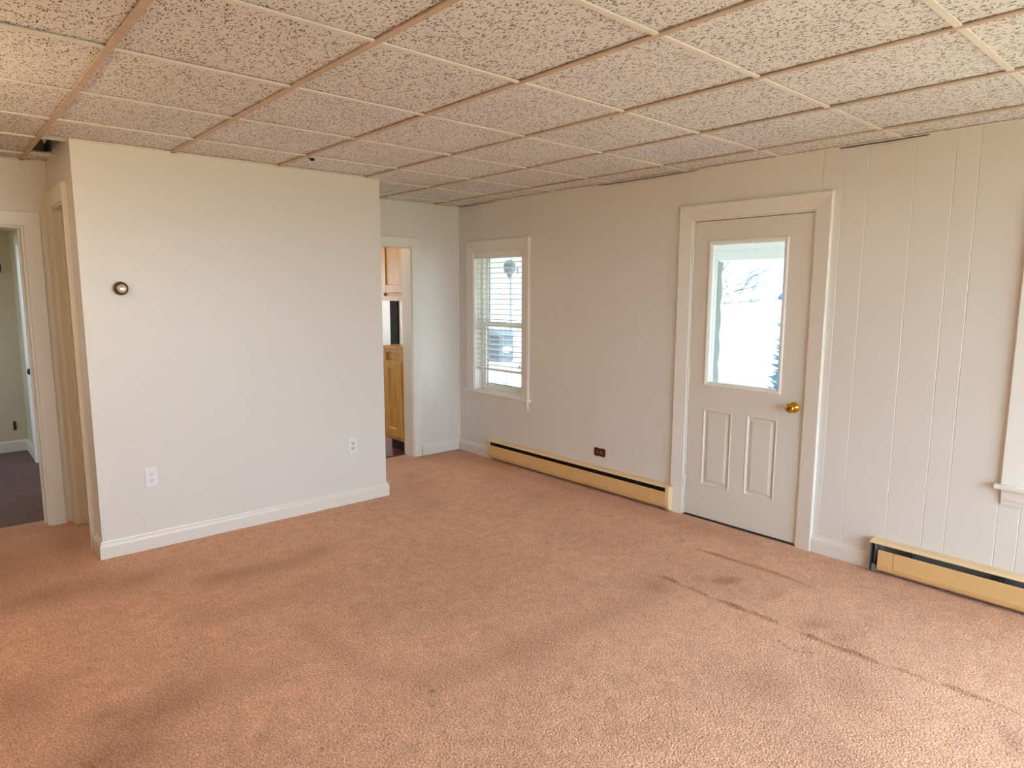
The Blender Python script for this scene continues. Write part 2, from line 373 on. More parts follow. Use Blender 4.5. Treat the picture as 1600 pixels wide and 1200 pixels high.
# ---------------------------------------------------------------- floor
def spaced(a, b, step, fine, fstep):
    xs = [a]
    while xs[-1] < b-1e-6:
        x = xs[-1]; st = fstep if any(p-1e-6 <= x < q for p, q in fine) else step
        nx = x+st
        for p, q in fine:
            if x < p-1e-6 < nx: nx = p
        xs.append(min(nx, b))
    return np.array(xs)
def floor_mesh():
    xs = spaced(LX, W, .028, [(2.88, 3.05), (3.42, 3.54)], .0055)
    ys = spaced(RB, D+.15, .028, [], .02)
    X, Y = np.meshgrid(xs, ys, indexing='ij')
    wob = lambda y, s, a: a*np.sin(y*s)+a*.6*np.sin(y*s*2.3+1.1)
    Z = np.zeros_like(X)
    # wrinkles standing up in the loose carpet
    c1 = 2.958+wob(Y, 4.0, .009)+.003*np.sin(Y*38)+.002*np.sin(Y*91)+(.05*np.clip((.9-Y), 0, 1)); e1 = np.clip((2.16-Y)/.12, 0, 1)*np.clip((Y-.1)/.8, .35, 1)
    e1 = e1*np.clip(.62+.25*np.sin(Y*13)+.22*np.sin(Y*31+1)+.12*np.sin(Y*67), .15, 1.05)
    Z += .016*e1*np.exp(-((X-c1)/.0125)**2)
    c2 = 3.485+wob(Y, 5.0, .010)-.05*np.clip(1.75-Y, 0, 1); e2 = np.clip((2.25-Y)/.2, 0, 1)*np.clip((Y-1.35)/.4, 0, 1)
    Z += .011*e2*np.exp(-((X-c2)/.013)**2)
    for (ax, ay, bx, by, h) in [(3.02, 4.98, 3.12, 4.50, .006), (2.95, 3.95, 3.16, 3.35, .004)]:
        d = np.array([bx-ax, by-ay]); Lg = np.hypot(*d); d = d/Lg
        t = (X-ax)*d[0]+(Y-ay)*d[1]; s = (X-ax)*-d[1]+(Y-ay)*d[0]
        Z += h*np.exp(-(s/.028)**2)*np.clip(t/.1, 0, 1)*np.clip((Lg-t)/.1, 0, 1)
    rs = np.random.RandomState(3)
    Z += .0015*np.sin(X*9+2*np.sin(Y*4))*np.sin(Y*7)
    # worn and soiled areas, plus darker lines along wrinkles and edges
    Wr = np.zeros_like(X)
    def blob(x, y, rx, ry, a, s, p=2):
        c, sn = math.cos(a), math.sin(a)
        u = ((X-x)*c+(Y-y)*sn)/rx; v = (-(X-x)*sn+(Y-y)*c)/ry
        np.maximum(Wr, s*np.exp(-(u*u+v*v)**(p/2)), out=Wr)
    def stroke(pts, wdt, s):
        for (x, y), (x2, y2) in zip(pts, pts[1:]):
            n = 6
            for k in range(n+1):
                t = k/n; blob(x+(x2-x)*t, y+(y2-y)*t, wdt, wdt, 0, s)
    stroke([(2.86, 2.12), (2.80, 1.98), (2.55, 2.0), (2.3, 2.0), (2.0, 2.03), (1.65, 2.06), (1.4, 2.12)], .10, .33)
    blob(2.84, 2.03, .15, .10, .3, .55)
    stroke([(1.4, 2.12), (1.28, 2.32), (1.24, 2.55), (1.24, 2.85)], .07, .30)
    blob(.55, 2.62, .30, .12, .2, .72); blob(.33, 2.44, .22, .16, .3, .75); blob(.9, 2.6, .2, .10, .1, .3); blob(.62, 2.75, .1, .07, .6, .5); blob(.4, 2.7, .12, .08, -.4, .6); blob(.15, 3.0, .15, .2, 0, .5)
    blob(.42, 4.05, .35, .16, 0, .62); blob(.78, 3.98, .22, .12, .3, .55); blob(.2, 4.7, .5, .5, 0, .45); blob(.55, 4.75, .12, .5, 0, .55)
    stroke([(1.1, 3.70), (1.3, 3.66), (1.5, 3.62), (1.7, 3.7)], .10, .5)
    stroke([(.9, 3.3), (1.2, 3.2), (1.5, 3.3)], .12, .22)
    blob(3.20, 1.826, .095, .048, -.45, .85, 6)                      # dark oval stain
    blob(3.11, 1.93, .06, .05, 0, .35)
    blob(3.08, 1.28, .11, .05, -.5, .55); blob(3.04, 1.15, .08, .04, 0, .5); blob(3.17, 1.71, .05, .03, 0, .3); blob(3.235, 1.56, .06, .03, 0, .45)
    blob(2.45, 1.18, .14, .12, 0, .42); blob(2.68, .97, .22, .14, .5, .42); blob(2.76, .44, .10, .03, .6, .6)
    blob(2.15, .75, .25, .1, .8, .3)
    # darker along the wrinkles, the heater and the back wall
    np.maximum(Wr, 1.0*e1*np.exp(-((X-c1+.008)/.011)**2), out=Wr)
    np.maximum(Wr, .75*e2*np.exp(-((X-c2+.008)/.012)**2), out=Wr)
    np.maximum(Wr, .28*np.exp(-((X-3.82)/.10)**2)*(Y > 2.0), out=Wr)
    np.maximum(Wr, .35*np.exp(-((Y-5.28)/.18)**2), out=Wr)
    for (x, y, r, s) in [(3.05, 4.75, .12, .3), (2.9, 4.4, .3, .2), (3.6, 4.3, .2, .25), (3.45, 3.6, .2, .2), (2.75, 4.0, .15, .2)]: blob(x, y, r, r*.6, 1, s)
    nx, ny = X.shape
    co = np.stack([X, Y, Z], -1).reshape(-1, 3)
    i = np.arange(nx-1)[:, None]*ny+np.arange(ny-1)[None]
    f = np.stack([i, i+ny, i+ny+1, i+1], -1).reshape(-1, 4)
    me = bpy.data.meshes.new('floor'); me.from_pydata(co.tolist(), [], f.tolist())
    me.polygons.foreach_set('use_smooth', [True]*len(f))
    at = me.attributes.new('wear_tone', 'FLOAT', 'POINT'); at.data.foreach_set('value', Wr.reshape(-1).astype(np.float32))
    me.materials.append(M_carpet)
    o = bpy.data.objects.new('floor', me); COL.objects.link(o)
    return tag(o, 'worn rose-brown carpet with wrinkles and dark stains covering the empty room', 'floor', 'structure')
floor = floor_mesh()
mb = MB(); mb.box(LX, .70, D+.15, 8.05, -.05, -.004)
tag(mb.build('floor', M_carpet2), 'dark plum carpet of the small room beyond the hall doorway', 'floor', 'structure')
mb = MB(); mb.box(1.6, 4.05, D+.15, 8.2, -.05, -.004)
tag(mb.build('floor', M_red), 'dark red vinyl floor seen through the kitchen doorway', 'floor', 'structure')
# metal-free carpet edge strip in the kitchen doorway
mb = MB(); mb.prism([(2.64, 0), (2.64, .006), (3.44, .006), (3.44, 0)], D+.13, D+.165, 1)
tag(mb.build('trim_1', mat('dark_edge_strip', (92, 52, 38), .5)), 'thin dark edge strip between carpet and kitchen floor', 'trim', 'structure')

# ---------------------------------------------------------------- walls
TOP = 2.66
DOOR = (1.812, 2.644, 0, 2.055); WIN1 = (4.362, 5.045, .642, 1.948); WIN2 = (-.31, .70, .642, 1.948)
hR = [DOOR, WIN1, WIN2]
wr = shell('wall_right', TR, RB, D+.15, -.1, TOP, hR, -.15, -.010, M_wall, 'cream board-panelled wall on the right, holding the white entry door')
edges = [RB, -1.36, -.95, -.53, -.12, .295, .710, .800, 1.021, 1.126, 1.308, 1.541, 1.673, 1.790, 2.02, 2.24, 2.45, 2.66, 2.86, 3.07, 3.28, 3.486, 3.695, 3.900, 4.10, 4.311, 4.52, 4.725, 4.93, 5.14, D]
for a, b in zip(edges, edges[1:]): plank(TR, a, b, 0, TOP, hR, M_wall, wr, ch=.003 if b < 1.8 else .0022, dp=.0028 if b < 1.8 else .0009)
KD = (2.64, 3.443, 0, 1.988); HD = (-.32, .537, 0, 1.975)
hB = [KD, HD]
wb = shell('wall_back', TB, LX, W+.15, -.1, TOP, hB, -.15, -.010, M_wall, 'cream back wall with the hall doorway and the kitchen doorway')
eb = [LX, -1.2, -.8, -.4, -.10, .12, .33, .537, .60, .687, 1.2, 2.0, 2.602, 2.9, 3.16, 3.30, 3.46, 3.680, 3.86, W]
for a, b in zip(eb, eb[1:]): plank(TB, a, b, 0, TOP, hB, M_wall, wb, ch=.0022, dp=.0009)
# the partition block (closet)
CD = (4.712, 5.203, 0, 2.09)
T1 = .11
tag_l = 'plain cream partition wall with thermostat and two white outlets'
wp = shell('wall_partition', TP, X0, X1, -.1, TOP, [], -T1, 0, M_wall, tag_l)
shell('wall_partition_return', TX, P+T1, D, -.1, TOP, [CD], -T1, 0, M_wall, 'narrow cream return wall with the closet opening, left end of partition')
mb = MB(); mb.box(X1-T1, X1, P+T1, D, -.1, TOP); tag(mb.build('wall_partition_end', M_wall), 'hidden end wall of the partition beside the kitchen doorway', 'wall', 'structure')
mb = MB(); mb.box(X0+T1+.35, X0+T1+.37, P+T1, D, 0, 2.3); tag(mb.build('wall_closet', M_closet), 'back wall of the closet in the partition', 'wall', 'structure')
mb = MB(); mb.box(X0, X1, P, D, TOP-.36+.02, TOP-.34); 
tag(mb.build('ceiling_closet', M_closet), 'closet ceiling inside the partition', 'ceiling', 'structure')
# unseen enclosure
RW = (.25, 3.75, .20, 2.05)  # unseen rear opening, added and widened to let in more sky light
shell('wall_rear', TRB, LX, W+.15, -.1, TOP, [RW], -.15, 0, M_wall, 'cream wall behind the camera with one wide window added for light')
BW = (6.5, 7.3, .85, 1.8)  # unseen opening added to light the small room beyond the hall
shell('wall_left', TL, RB, 8.2, -.1, TOP, [BW], -.15, 0, mat('brown_bounce_cut', (150, 124, 96), .5), 'unseen far left wall, coloured brown to cut bounced light, with an added bedroom window')  # brown chosen to cut bounce onto the right wall
# small room beyond the hall doorway
M_olive = mat('olive_cream_paint', (208, 196, 170), .5, var=.02)
shell('wall_bedroom_back', lambda u, z, d: (u, 8.05-d, z), LX, .70, -.1, 2.3, [], -.1, 0, M_olive, 'far wall of the room beyond the hall doorway')
BD = (6.30, 7.36, 0, 1.97)
TBR = lambda u, z, d: (.70-d, u, z)
wbr = shell('wall_bedroom_right', TBR, D+.15, 8.05, -.1, 2.3, [BD], -.1, 0, M_olive, 'side wall of the room beyond with a white door')
mb = MB(); mb.box(LX, .80, D+.15, 8.15, 2.125, 2.2); tag(mb.build('ceiling_bedroom', M_wall), 'low ceiling of the room beyond the hall doorway', 'ceiling', 'structure')
sweep('baseboard_bedroom', [(LX, 8.05), (.70, 8.05), (.70, 7.43)], [(0, 0), (.018, 0), (.018, .095), (.008, .11), (0, .11)], M_trim, side=-1)
tag(bpy.data.objects['baseboard_bedroom'], 'white baseboard in the room beyond the hall doorway', 'baseboard', 'structure')
# kitchen walls
shell('wall_kitchen_right', lambda u, z, d: (4.05-d, u, z), D+.15, 8.2, -.1, 2.6, [], -.1, 0, M_counter, 'white wall of the kitchen beside the cabinets')
KW = (2.4, 3.4, 1.0, 2.0)  # unseen opening added to bring daylight into the kitchen
shell('wall_kitchen_back', lambda u, z, d: (u, 8.2-d, z), 1.5, 4.15, -.1, 2.6, [KW], -.15, 0, M_wall, 'far kitchen wall with an unseen window added for light')
mb = MB(); mb.box(1.5, 1.6, D+.15, 8.2, -.1, 2.6); tag(mb.build('wall_kitchen_left', M_wall), 'left kitchen wall', 'wall', 'structure')
mb = MB(); mb.box(1.5, 4.15, D+.15, 8.3, 2.4, 2.5); tag(mb.build('ceiling_kitchen', M_counter), 'white kitchen ceiling', 'ceiling', 'structure')

# ---------------------------------------------------------------- ceiling: void, grid, tiles
mb = MB(); mb.box(LX-.1, W+.15, RB-.15, D+.15, TOP, TOP+.08); ceil = tag(mb.build('ceiling', M_plenum), 'suspended ceiling of square fissured tiles in an off-white metal grid', 'ceiling', 'structure')
gx = [LX, -1.37, -.73, -.09, .560, 1.207, 1.848, 2.487, 3.105, 3.705, W]
gy = [RB, -1.27, -.61, .055, .724, 1.386, 2.047, 2.705, 3.365, 3.965, 4.490, 5.060, D]
FL = .006                                    # flange hangs this far under the tile face
holes_t = [(X0+.001, X1-.001, P+.001, D)]    # closet block reaches above the grid
def runner(a0, a1, c, along, wd, mt, name):
    mb = MB()
    if along == 'y': mb.box(c-wd/2, c+wd/2, a0, a1, H-.001, H+FL-.001); mb.box(c-.0015, c+.0015, a0, a1, H+FL-.001, H+.035)
    else: mb.box(a0, a1, c-wd/2, c+wd/2, H-.0005, H+FL-.001); mb.box(a0, a1, c-.0015, c+.0015, H+FL-.001, H+.030)
    return center(mb.build(name, mt, ceil))
for i, x in enumerate(gx[1:-1]):
    y1 = D if not (X0-.02 < x < X1+.005) else P
    runner(RB, y1, x, 'y', .025 if i in (3, 4, 5) else .022, M_teer, 'main_runner')
xs = gx
for j, y in enumerate(gy[1:-1]):
    for a, b in zip(xs, xs[1:]):
        a2, b2 = a+(.0125 if a != LX else 0), b-(.0125 if b != W else 0)
        if y > P:
            if a2 > X0-.02 and b2 < X1: continue
            if a2 < X0 < b2:  b2 = X0; 
            if a2 < X1 < b2: a2 = X1
        off = rnd.uniform(-.004, .004)
        runner(a2, b2, y+off, 'x', .022, M_tee, 'cross_tee')
# wall angle
ang = [(W, RB), (W, D), (X1, D), (X1, P), (X0, P)]
sweep('wall_angle', ang, [(0, H-.001), (.020, H-.001), (.020, H+.004), (.003, H+.004), (.003, H+.02), (0, H+.02)], M_tee, ceil, side=1)
sweep('wall_angle', [(X0-.06, D), (LX, D), (LX, RB), (W, RB)], [(0, H-.001), (.020, H-.001), (.020, H+.004), (.003, H+.004), (.003, H+.02), (0, H+.02)], M_tee, ceil, side=1)
for (y0_, y1_) in ((2.62, 3.5), (1.25, 1.7), (4.75, 5.25)):  # dark strips standing for the shaded gap between ceiling and wall
    mb = MB(); mb.prism([(y0_, H-.0035), (y1_, H-.0035), (y1_-.05, H-.0055), (y0_+.1, H-.0048)], W-.012, W-.0005, 0); mb.build('edge_shade_strip', M_slot, ceil)
def tile(a, b, c, d):
    mb = MB(); z0 = H+FL+rnd.uniform(0, .0015); z1 = z0+.014
    t1, t2 = rnd.uniform(0, .002), rnd.uniform(0, .002)
    e = .004
    mb.rings([[(a+e, c+e, z0), (b-e, c+e, z0+t1), (b-e, d-e, z0+t1+t2), (a+e, d-e, z0+t2)],
              [(a+e, c+e, z1), (b-e, c+e, z1+t1), (b-e, d-e, z1+t1+t2), (a+e, d-e, z1+t2)]])
    return center(mb.build('ceiling_tile', M_tile, ceil))
for a, b in zip(gx, gx[1:]):
    for c, d in zip(gy, gy[1:]):
        if c >= P-.001:
            if a >= X0 and b <= X1: continue
            if abs(a-.56) < .01:
                if c > 5: tile(a, X0, c, d)      # the piece between is missing: a dark hole
                continue
            if a < X1 < b: tile(X1, b, c, d); continue
        if c < P < d and a >= .55 and b <= X1: tile(a, b, c, P+.01); continue
        if c < P < d and a < X1 < b: tile(a, b, c, P+.005); tile(X1, b, P+.005, d); continue
        tile(a, b, c, d)
# torn scrap hanging in the hole, small hook at a grid joint
mb = MB(); mb.rings([[(.580, 4.60, 2.42), (.625, 4.62, 2.42), (.605, 4.64, 2.385)], [(.585, 4.63, 2.44), (.63, 4.65, 2.44), (.612, 4.66, 2.40)]])
mb.build('torn_tile_scrap', M_teer, ceil)
mb = MB(); mb.box(.575, X0, 5.00, 5.04, H, H+.012, .002); mb.build('tile_edge_strip', M_tee, ceil)
mb = MB(); mb.lathe((1.895, 4.005, H-.016), [(.004, 0), (.013, .003), (.015, .009), (.008, .016)], n=12)
mb.box(1.875, 1.905, 3.998, 4.012, H-.006, H-.001)
tag(mb.build('ceiling_hook', M_slot), 'small dark hook stub hanging at a ceiling grid joint above the partition', 'hook')

# ---------------------------------------------------------------- baseboards
BP = [(0, 0), (.017, 0), (.018, .072), (.015, .086), (.008, .096), (.006, .106), (0, .108)]
def base(name, path, label, side=1):
    return tag(sweep(name, path, BP, M_trim, side=side), label, 'baseboard', 'structure')
base('baseboard_partition', [(X0, 4.60), (X0, P), (X1, P), (X1, D-.02)], 'white baseboard wrapping both corners of the partition', side=-1)
base('baseboard_back', [(3.532, D), (W, D)], 'short white baseboard between kitchen doorway and room corner', side=-1)
base('baseboard_right', [(W, D-.018), (W, 4.765)], 'white baseboard piece between room corner and long heater', side=-1)
base('baseboard_right', [(W, 1.720), (W, 1.372)], 'white baseboard piece between entry door and right heater', side=-1)
base('baseboard_left', [(LX, RB), (LX, D)], 'white baseboard on the far left wall', side=-1)
mb = MB(); mb.prism([(W-.013, D), (W-.012, D-.009), (W, D-.013), (W, D)], .11, H-.001, 2)
tag(mb.build('trim_2', M_trim), 'thin vertical corner bead where the back and right walls meet', 'trim', 'structure')

# ---------------------------------------------------------------- doorways (hall, kitchen, closet)
def jamb(T, u0, u1, ztop, d0, d1, parent, t=.012, sides=('l', 'r', 't')):
    if 'l' in sides: mb = MB(T); mb.box(u0, u0+t, 0, ztop, d0, d1, .001); mb.build('jamb', M_trim, parent)
    if 'r' in sides: mb = MB(T); mb.box(u1-t, u1, 0, ztop, d0, d1, .001); mb.build('jamb', M_trim, parent)
    if 't' in sides: mb = MB(T); mb.box(u0+t, u1-t, ztop-t, ztop, d0, d1, .001); mb.build('jamb', M_trim, parent)
k = tag(empty('door_3'), 'cased kitchen doorway without a door, right of the partition', 'doorway', 'structure')
casing(TB, KD[0], KD[1], KD[3], .078, M_trim, k, sides=('t', 'r')); jamb(TB, KD[0], KD[1], KD[3], -.155, .002, k); adopt(k, (3.04, D, 0))
k = tag(empty('door_2'), 'cased open doorway at far left leading to a dim room', 'doorway', 'structure')
casing(TB, HD[0], HD[1], HD[3], .092, M_trim, k, sides=('l', 't', 'r')); jamb(TB, HD[0], HD[1], HD[3], -.155, .002, k)
mb = MB(TB); mb.box(HD[1]-.024, HD[1]-.012, 0, HD[3]-.012, -.10, -.065, .002); mb.build('door_stop', M_trim, k); adopt(k, (.1, D, 0))
k = tag(empty('door_4'), 'narrow cased closet opening in the return of the partition', 'doorway', 'structure')
casing(TX, CD[0], CD[1], CD[3], .092, M_trim, k, t_in=.014, t_out=.026); jamb(TX, CD[0], CD[1], CD[3], -T1, .002, k)
mb = MB(TX); mb.box(CD[1]-.026, CD[1]-.012, 0, CD[3]-.012, -.075, -.040, .002); mb.build('door_stop', M_trim, k); adopt(k, (X0, 4.95, 0))

# white door in the room beyond
k = tag(empty('door_5'), 'white door with dark knob seen through the far left doorway', 'door', 'structure')
M_far = mat('bright_white_door_paint', (238, 236, 236), .4, var=.01)
mb = MB(TBR); mb.box(7.36, 7.435, 0, 2.05, 0, .022, .003); mb.build('casing', M_far, k)
mb = MB(TBR); mb.box(6.22, 7.36, 1.97, 2.05, 0, .022, .003); mb.build('casing', M_far, k)
slab5 = MB(TBR); slab5.box(6.31, 7.315, .012, 1.965, -.045, -.012, .002); slab5 = slab5.build('door_slab', M_far, k)
mb = MB(TBR); mb.box(7.08, 7.15, 0.012, 1.965, -.012, .008, .003); mb.build('door_edge_strip', M_far, k)
mb = MB(TBR); mb.box(6.985, 7.035, .76, .93, -.012, -.006, .002); mb.build('escutcheon', M_dark, slab5)
mb = MB(TBR); mb.lathe((7.01, .88, -.006), [(.010, 0), (.010, .022), (.022, .030), (.028, .043), (.024, .056), (.010, .062)], axis=2, n=16)
mb.build('door_knob', M_dark, slab5); adopt(k, (.70, 6.85, 0))
# small fittings on the far wall there
TFW = lambda u, z, d: (u, 8.05-d, z)
mb = MB(TFW); mb.box(.590, .612, .21, .30, 0, .008, .002); o = mb.build('outlet_plate', mat('dark_bronze_plate', (60, 46, 38), .4))
tag(center(o), 'small dark outlet plate low on the far wall beyond the hall doorway', 'outlet')
t = MB(TFW); t.tube([(.600, 1.84, .004), (.608, 1.83, .03), (.612, 1.79, .045), (.606, 1.75, .03), (.600, 1.74, .004)], .005, n=8)
tag(center(t.build('coat_hook', M_dark)), 'dark curved coat hook on the far wall at the left edge', 'hook')

# ---------------------------------------------------------------- entry door
d1 = tag(empty('door_1'), 'white entry door with tall glass pane, two raised panels and brass knob', 'door', 'structure')
casing(TR, DOOR[0], DOOR[1], DOOR[3], .098, M_trim, d1, t_in=.013, t_out=.024)
jamb(TR, DOOR[0], DOOR[1], DOOR[3], -.15, .003, d1, t=.010)
DS = (1.825, 2.630, .008, 2.041)
GL = (1.985, 2.500, .957, 1.898); PN = [(2.294, 2.514, .243, .782), (1.977, 2.190, .243, .782)]
SL0, SL1 = -.045, -.006
mb = MB(TR)
for (a, b, c, d) in rects(*DS, [GL]+PN): mb.box(a, b, c, d, SL0, SL1)
bmesh.ops.remove_doubles(mb.bm, verts=mb.bm.verts, dist=1e-5)
slab = mb.build('door_slab', M_door, d1)
for i, (a, b, c, d) in enumerate(PN):
    mb = MB(TR)
    rr = []
    for ins, dd in ((0, SL0+.005), (0, SL1+.0005), (.006, SL1+.003), (.011, SL1+.002), (.017, SL1-.008), (.024, SL1-.009), (.044, SL1-.0005), (.050, SL1)):
        rr.append([(a+ins, c+ins, dd), (b-ins, c+ins, dd), (b-ins, d-ins, dd), (a+ins, d-ins, dd)])
    mb.rings(rr); mb.build('raised_panel', M_door, slab)
mb = MB(TR)                                                   # glazing frame with a moulded lip
fo, fi = .016, .014
rr = []
for ins, dd in ((-fo, SL1), (-fo, SL1+.006), (-fo+.006, SL1+.010), (-.002, SL1+.009), (fi-.004, SL1+.002), (fi, SL1-.004), (fi, -.026)):
    rr.append([(GL[0]+ins, GL[2]+ins, dd), (GL[1]-ins, GL[2]+ins, dd), (GL[1]-ins, GL[3]-ins, dd), (GL[0]+ins, GL[3]-ins, dd)])
mb.rings(rr, False, False); gf = mb.build('glazing_frame', M_vinyl, slab)
mb = MB(TR); mb.box(GL[0]+.002, GL[1]-.002, GL[2]+.002, GL[3]-.002, -.030, -.026); mb.build('glass_pane', M_glass_d, gf)
mb = MB(TR)
c = (1.878, .872, SL1)
mb.lathe(c, [(.033, 0), (.033, .004), (.029, .008), (.014, .012), (.012, .026), (.018, .034), (.027, .042), (.0295, .052), (.027, .062), (.020, .069), (.010, .071)], axis=2, n=32)
kn = mb.build('door_knob', M_brass, slab)
mb = MB(TR); mb.lathe((c[0], c[1], SL1+.071), [(.009, 0), (.009, .003), (.006, .004)], axis=2, n=16); mb.build('knob_button', M_oldbrass, kn)
for z in (1.80, 1.01, .245):
    mb = MB(TR); mb.lathe((2.6375, z-.045, .004), [(.0055, 0), (.0065, .002), (.0065, .088), (.0055, .09)], axis=1, n=12)
    mb.box(2.629, 2.646, z-.044, z+.044, -.003, .001, .0005)
    mb.build('hinge', M_trim, d1)
mb = MB(TR); mb.box(DOOR[0], DOOR[1], 0, .006, -.14, .006, .002); mb.build('threshold', mat('dark_threshold', (70, 62, 54), .5, metal=.3), d1)
mb = MB(TR); mb.box(DS[0]+.004, DS[1]-.004, .006, .012, -.04, -.003, .001); mb.build('door_sweep', M_slot, slab)
for q in ((DOOR[0]+.010, DS[0]+.002, .006, DS[3]), (DS[1]-.002, DOOR[1]-.010, .006, DS[3]), (DOOR[0]+.010, DOOR[1]-.010, DS[3]-.002, DOOR[3]-.010)):  # dark strips that stand for shade in the gap round the slab
    mb = MB(TR); mb.box(*q, -.045, -.013); mb.build('gap_shade_strip', M_slot, d1)
adopt(d1, (W, 2.22, 0))

# ---------------------------------------------------------------- windows
def window(name, T, win, label, blind_back=True, cw=.09, full=True):
    u0, u1, z0, z1 = win
    k = tag(empty(name), label, 'window', 'structure')
    # casing boards
    casing(T, u0, u1, z1, cw+.008, M_trim, k, zbot=z0-.012, t_in=.014, t_out=.024)
    mb = MB(T); mb.box(u0-cw-.03, u1+cw+.03, z0-.034, z0-.010, -.10, .050, .004, 2); mb.build('window_stool', M_trim, k)
    mb = MB(T); mb.prism([(z0-.034, 0), (z0-.034, .020), (z0-.085, .018), (z0-.098, .012), (z0-.115, .010), (z0-.118, 0)], u0-cw, u1+cw, 0); mb.build('window_apron', M_trim, k)
    # liner
    for a, b, c, d in ((u0, u0+.006, z0-.01, z1), (u1-.006, u1, z0-.01, z1), (u0, u1, z1-.006, z1)):
        mb = MB(T); mb.box(a, b, c, d, -.15, .002); mb.build('jamb', M_trim, k)
    # vinyl main frame
    a, b, c, d = u0+.006, u1-.006, z0-.010, z1-.006
    mb = MB(T)
    for r in ((a, a+.030, c, d), (b-.030, b, c, d), (a+.03, b-.03, d-.028, d), (a+.03, b-.03, c, c+.030)): mb.box(*r, -.145, -.082, .003)
    mb.build('window_frame', M_vinyl, k)
    zm = (z0+z1)/2-.048
    def sash(q, d0, d1, wd, nm):
        p0, p1, p2, p3 = q; mb = MB(T)
        for r in ((p0, p0+wd, p2, p3), (p1-wd, p1, p2, p3), (p0+wd, p1-wd, p3-.038, p3), (p0+wd, p1-wd, p2, p2+.042)): mb.box(*r, d0, d1, .003)
        s_ = mb.build(nm, M_vinyl, k)
        mb = MB(T); mb.box(p0+wd-.006, p1-wd+.006, p2+.036, p3-.032, (d0+d1)/2-.002, (d0+d1)/2+.002); mb.build('glass_pane', M_glass_t if name == 'window_1' else M_glass, s_)
        mb = MB(T)
        for r in ((p0+wd, p0+wd+.006, p2+.042, p3-.038), (p1-wd-.006, p1-wd, p2+.042, p3-.038), (p0+wd, p1-wd, p2+.042, p2+.048)): mb.box(*r, d0+.004, (d0+d1)/2-.003)
        mb.build('glazing_gasket', M_slot, s_)
        return s_
    sash((a+.020, b-.020, zm-.005, d-.020), -.140, -.115, .042, 'upper_sash')
    lo = sash((a+.020, b-.020, c+.022, zm+.036), -.112, -.084, .048, 'lower_sash')
    um = (a+b)/2
    mb = MB(T); mb.box(um-.03, um+.03, zm+.036, zm+.044, -.110, -.088, .002); mb.lathe((um, zm+.044, -.099), [(.010, 0), (.010, .008), (.006, .010)], axis=1, n=12)
    mb.box(um-.004, um+.028, zm+.050, zm+.057, -.104, -.092, .002); mb.build('sash_lock', M_vinyl, lo)
    p = T(um, 0, 0); adopt(k, (p[0], p[1], z0))
    return k
window('window_1', TR, WIN1, 'narrow white double-hung window beside the room corner, behind the blind')
window('window_2', TR, WIN2, 'white cased window at the right edge of the photo, above the right heater')
window('added_rear_window', TRB, RW, 'unseen wide white window added behind the camera for more sky light')
# blind
bl = tag(empty('window_blind'), 'white horizontal-slat blind hanging almost fully lowered in the narrow corner window', 'blind')
bu0, bu1 = WIN1[0]+.010, WIN1[1]-.010
mb = MB(TR); mb.box(bu0, bu1, 1.895, 1.940, -.072, -.012, .003); mb.build('headrail', M_slat, bl)
mb = MB(TR); mb.box(bu0-.002, bu1+.002, 1.884, 1.941, -.011, -.004, .002); mb.build('valance', M_slat, bl)
mb = MB(TR); mb.box(bu0+.003, bu1-.003, .838, .858, -.068, -.018, .004, 2); mb.build('bottom_rail', M_slat, bl)
ns = 21; zs = [.858+.0475*(i+.75) for i in range(ns)]
mb = MB(TR); L_ = []
for u in (bu0+.003, bu1-.003):
    L_.append([(u, z, d) for z, d in ((-.0045, -.068), (-.0010, -.055), (.0012, -.043), (-.0002, -.031), (-.0030, -.018), (-.0058, -.018), (-.0030, -.031), (-.0016, -.043), (-.0038, -.055), (-.0073, -.068))])
mb.rings(L_); sl = mb.build('slat', M_slat, bl); sl.location.z = zs[0]
for z in zs[1:]:
    s2 = sl.copy(); COL.objects.link(s2); s2.parent = bl; s2.location.z = z
for u in (bu0+.09, (bu0+bu1)/2, bu1-.09):
    mb = MB(TR)
    for d in (-.0695, -.0165): mb.tube([(u, .85, d), (u, 1.90, d)], .0011, n=5)
    mb.build('ladder_cord', M_slat, bl)
mb = MB(TR); mb.tube([(bu1-.05, 1.89, -.002), (bu1-.052, 1.25, -.001)], .0045, n=8); mb.build('tilt_wand', M_slat, bl)
adopt(bl, (W, 4.70, WIN1[2]))

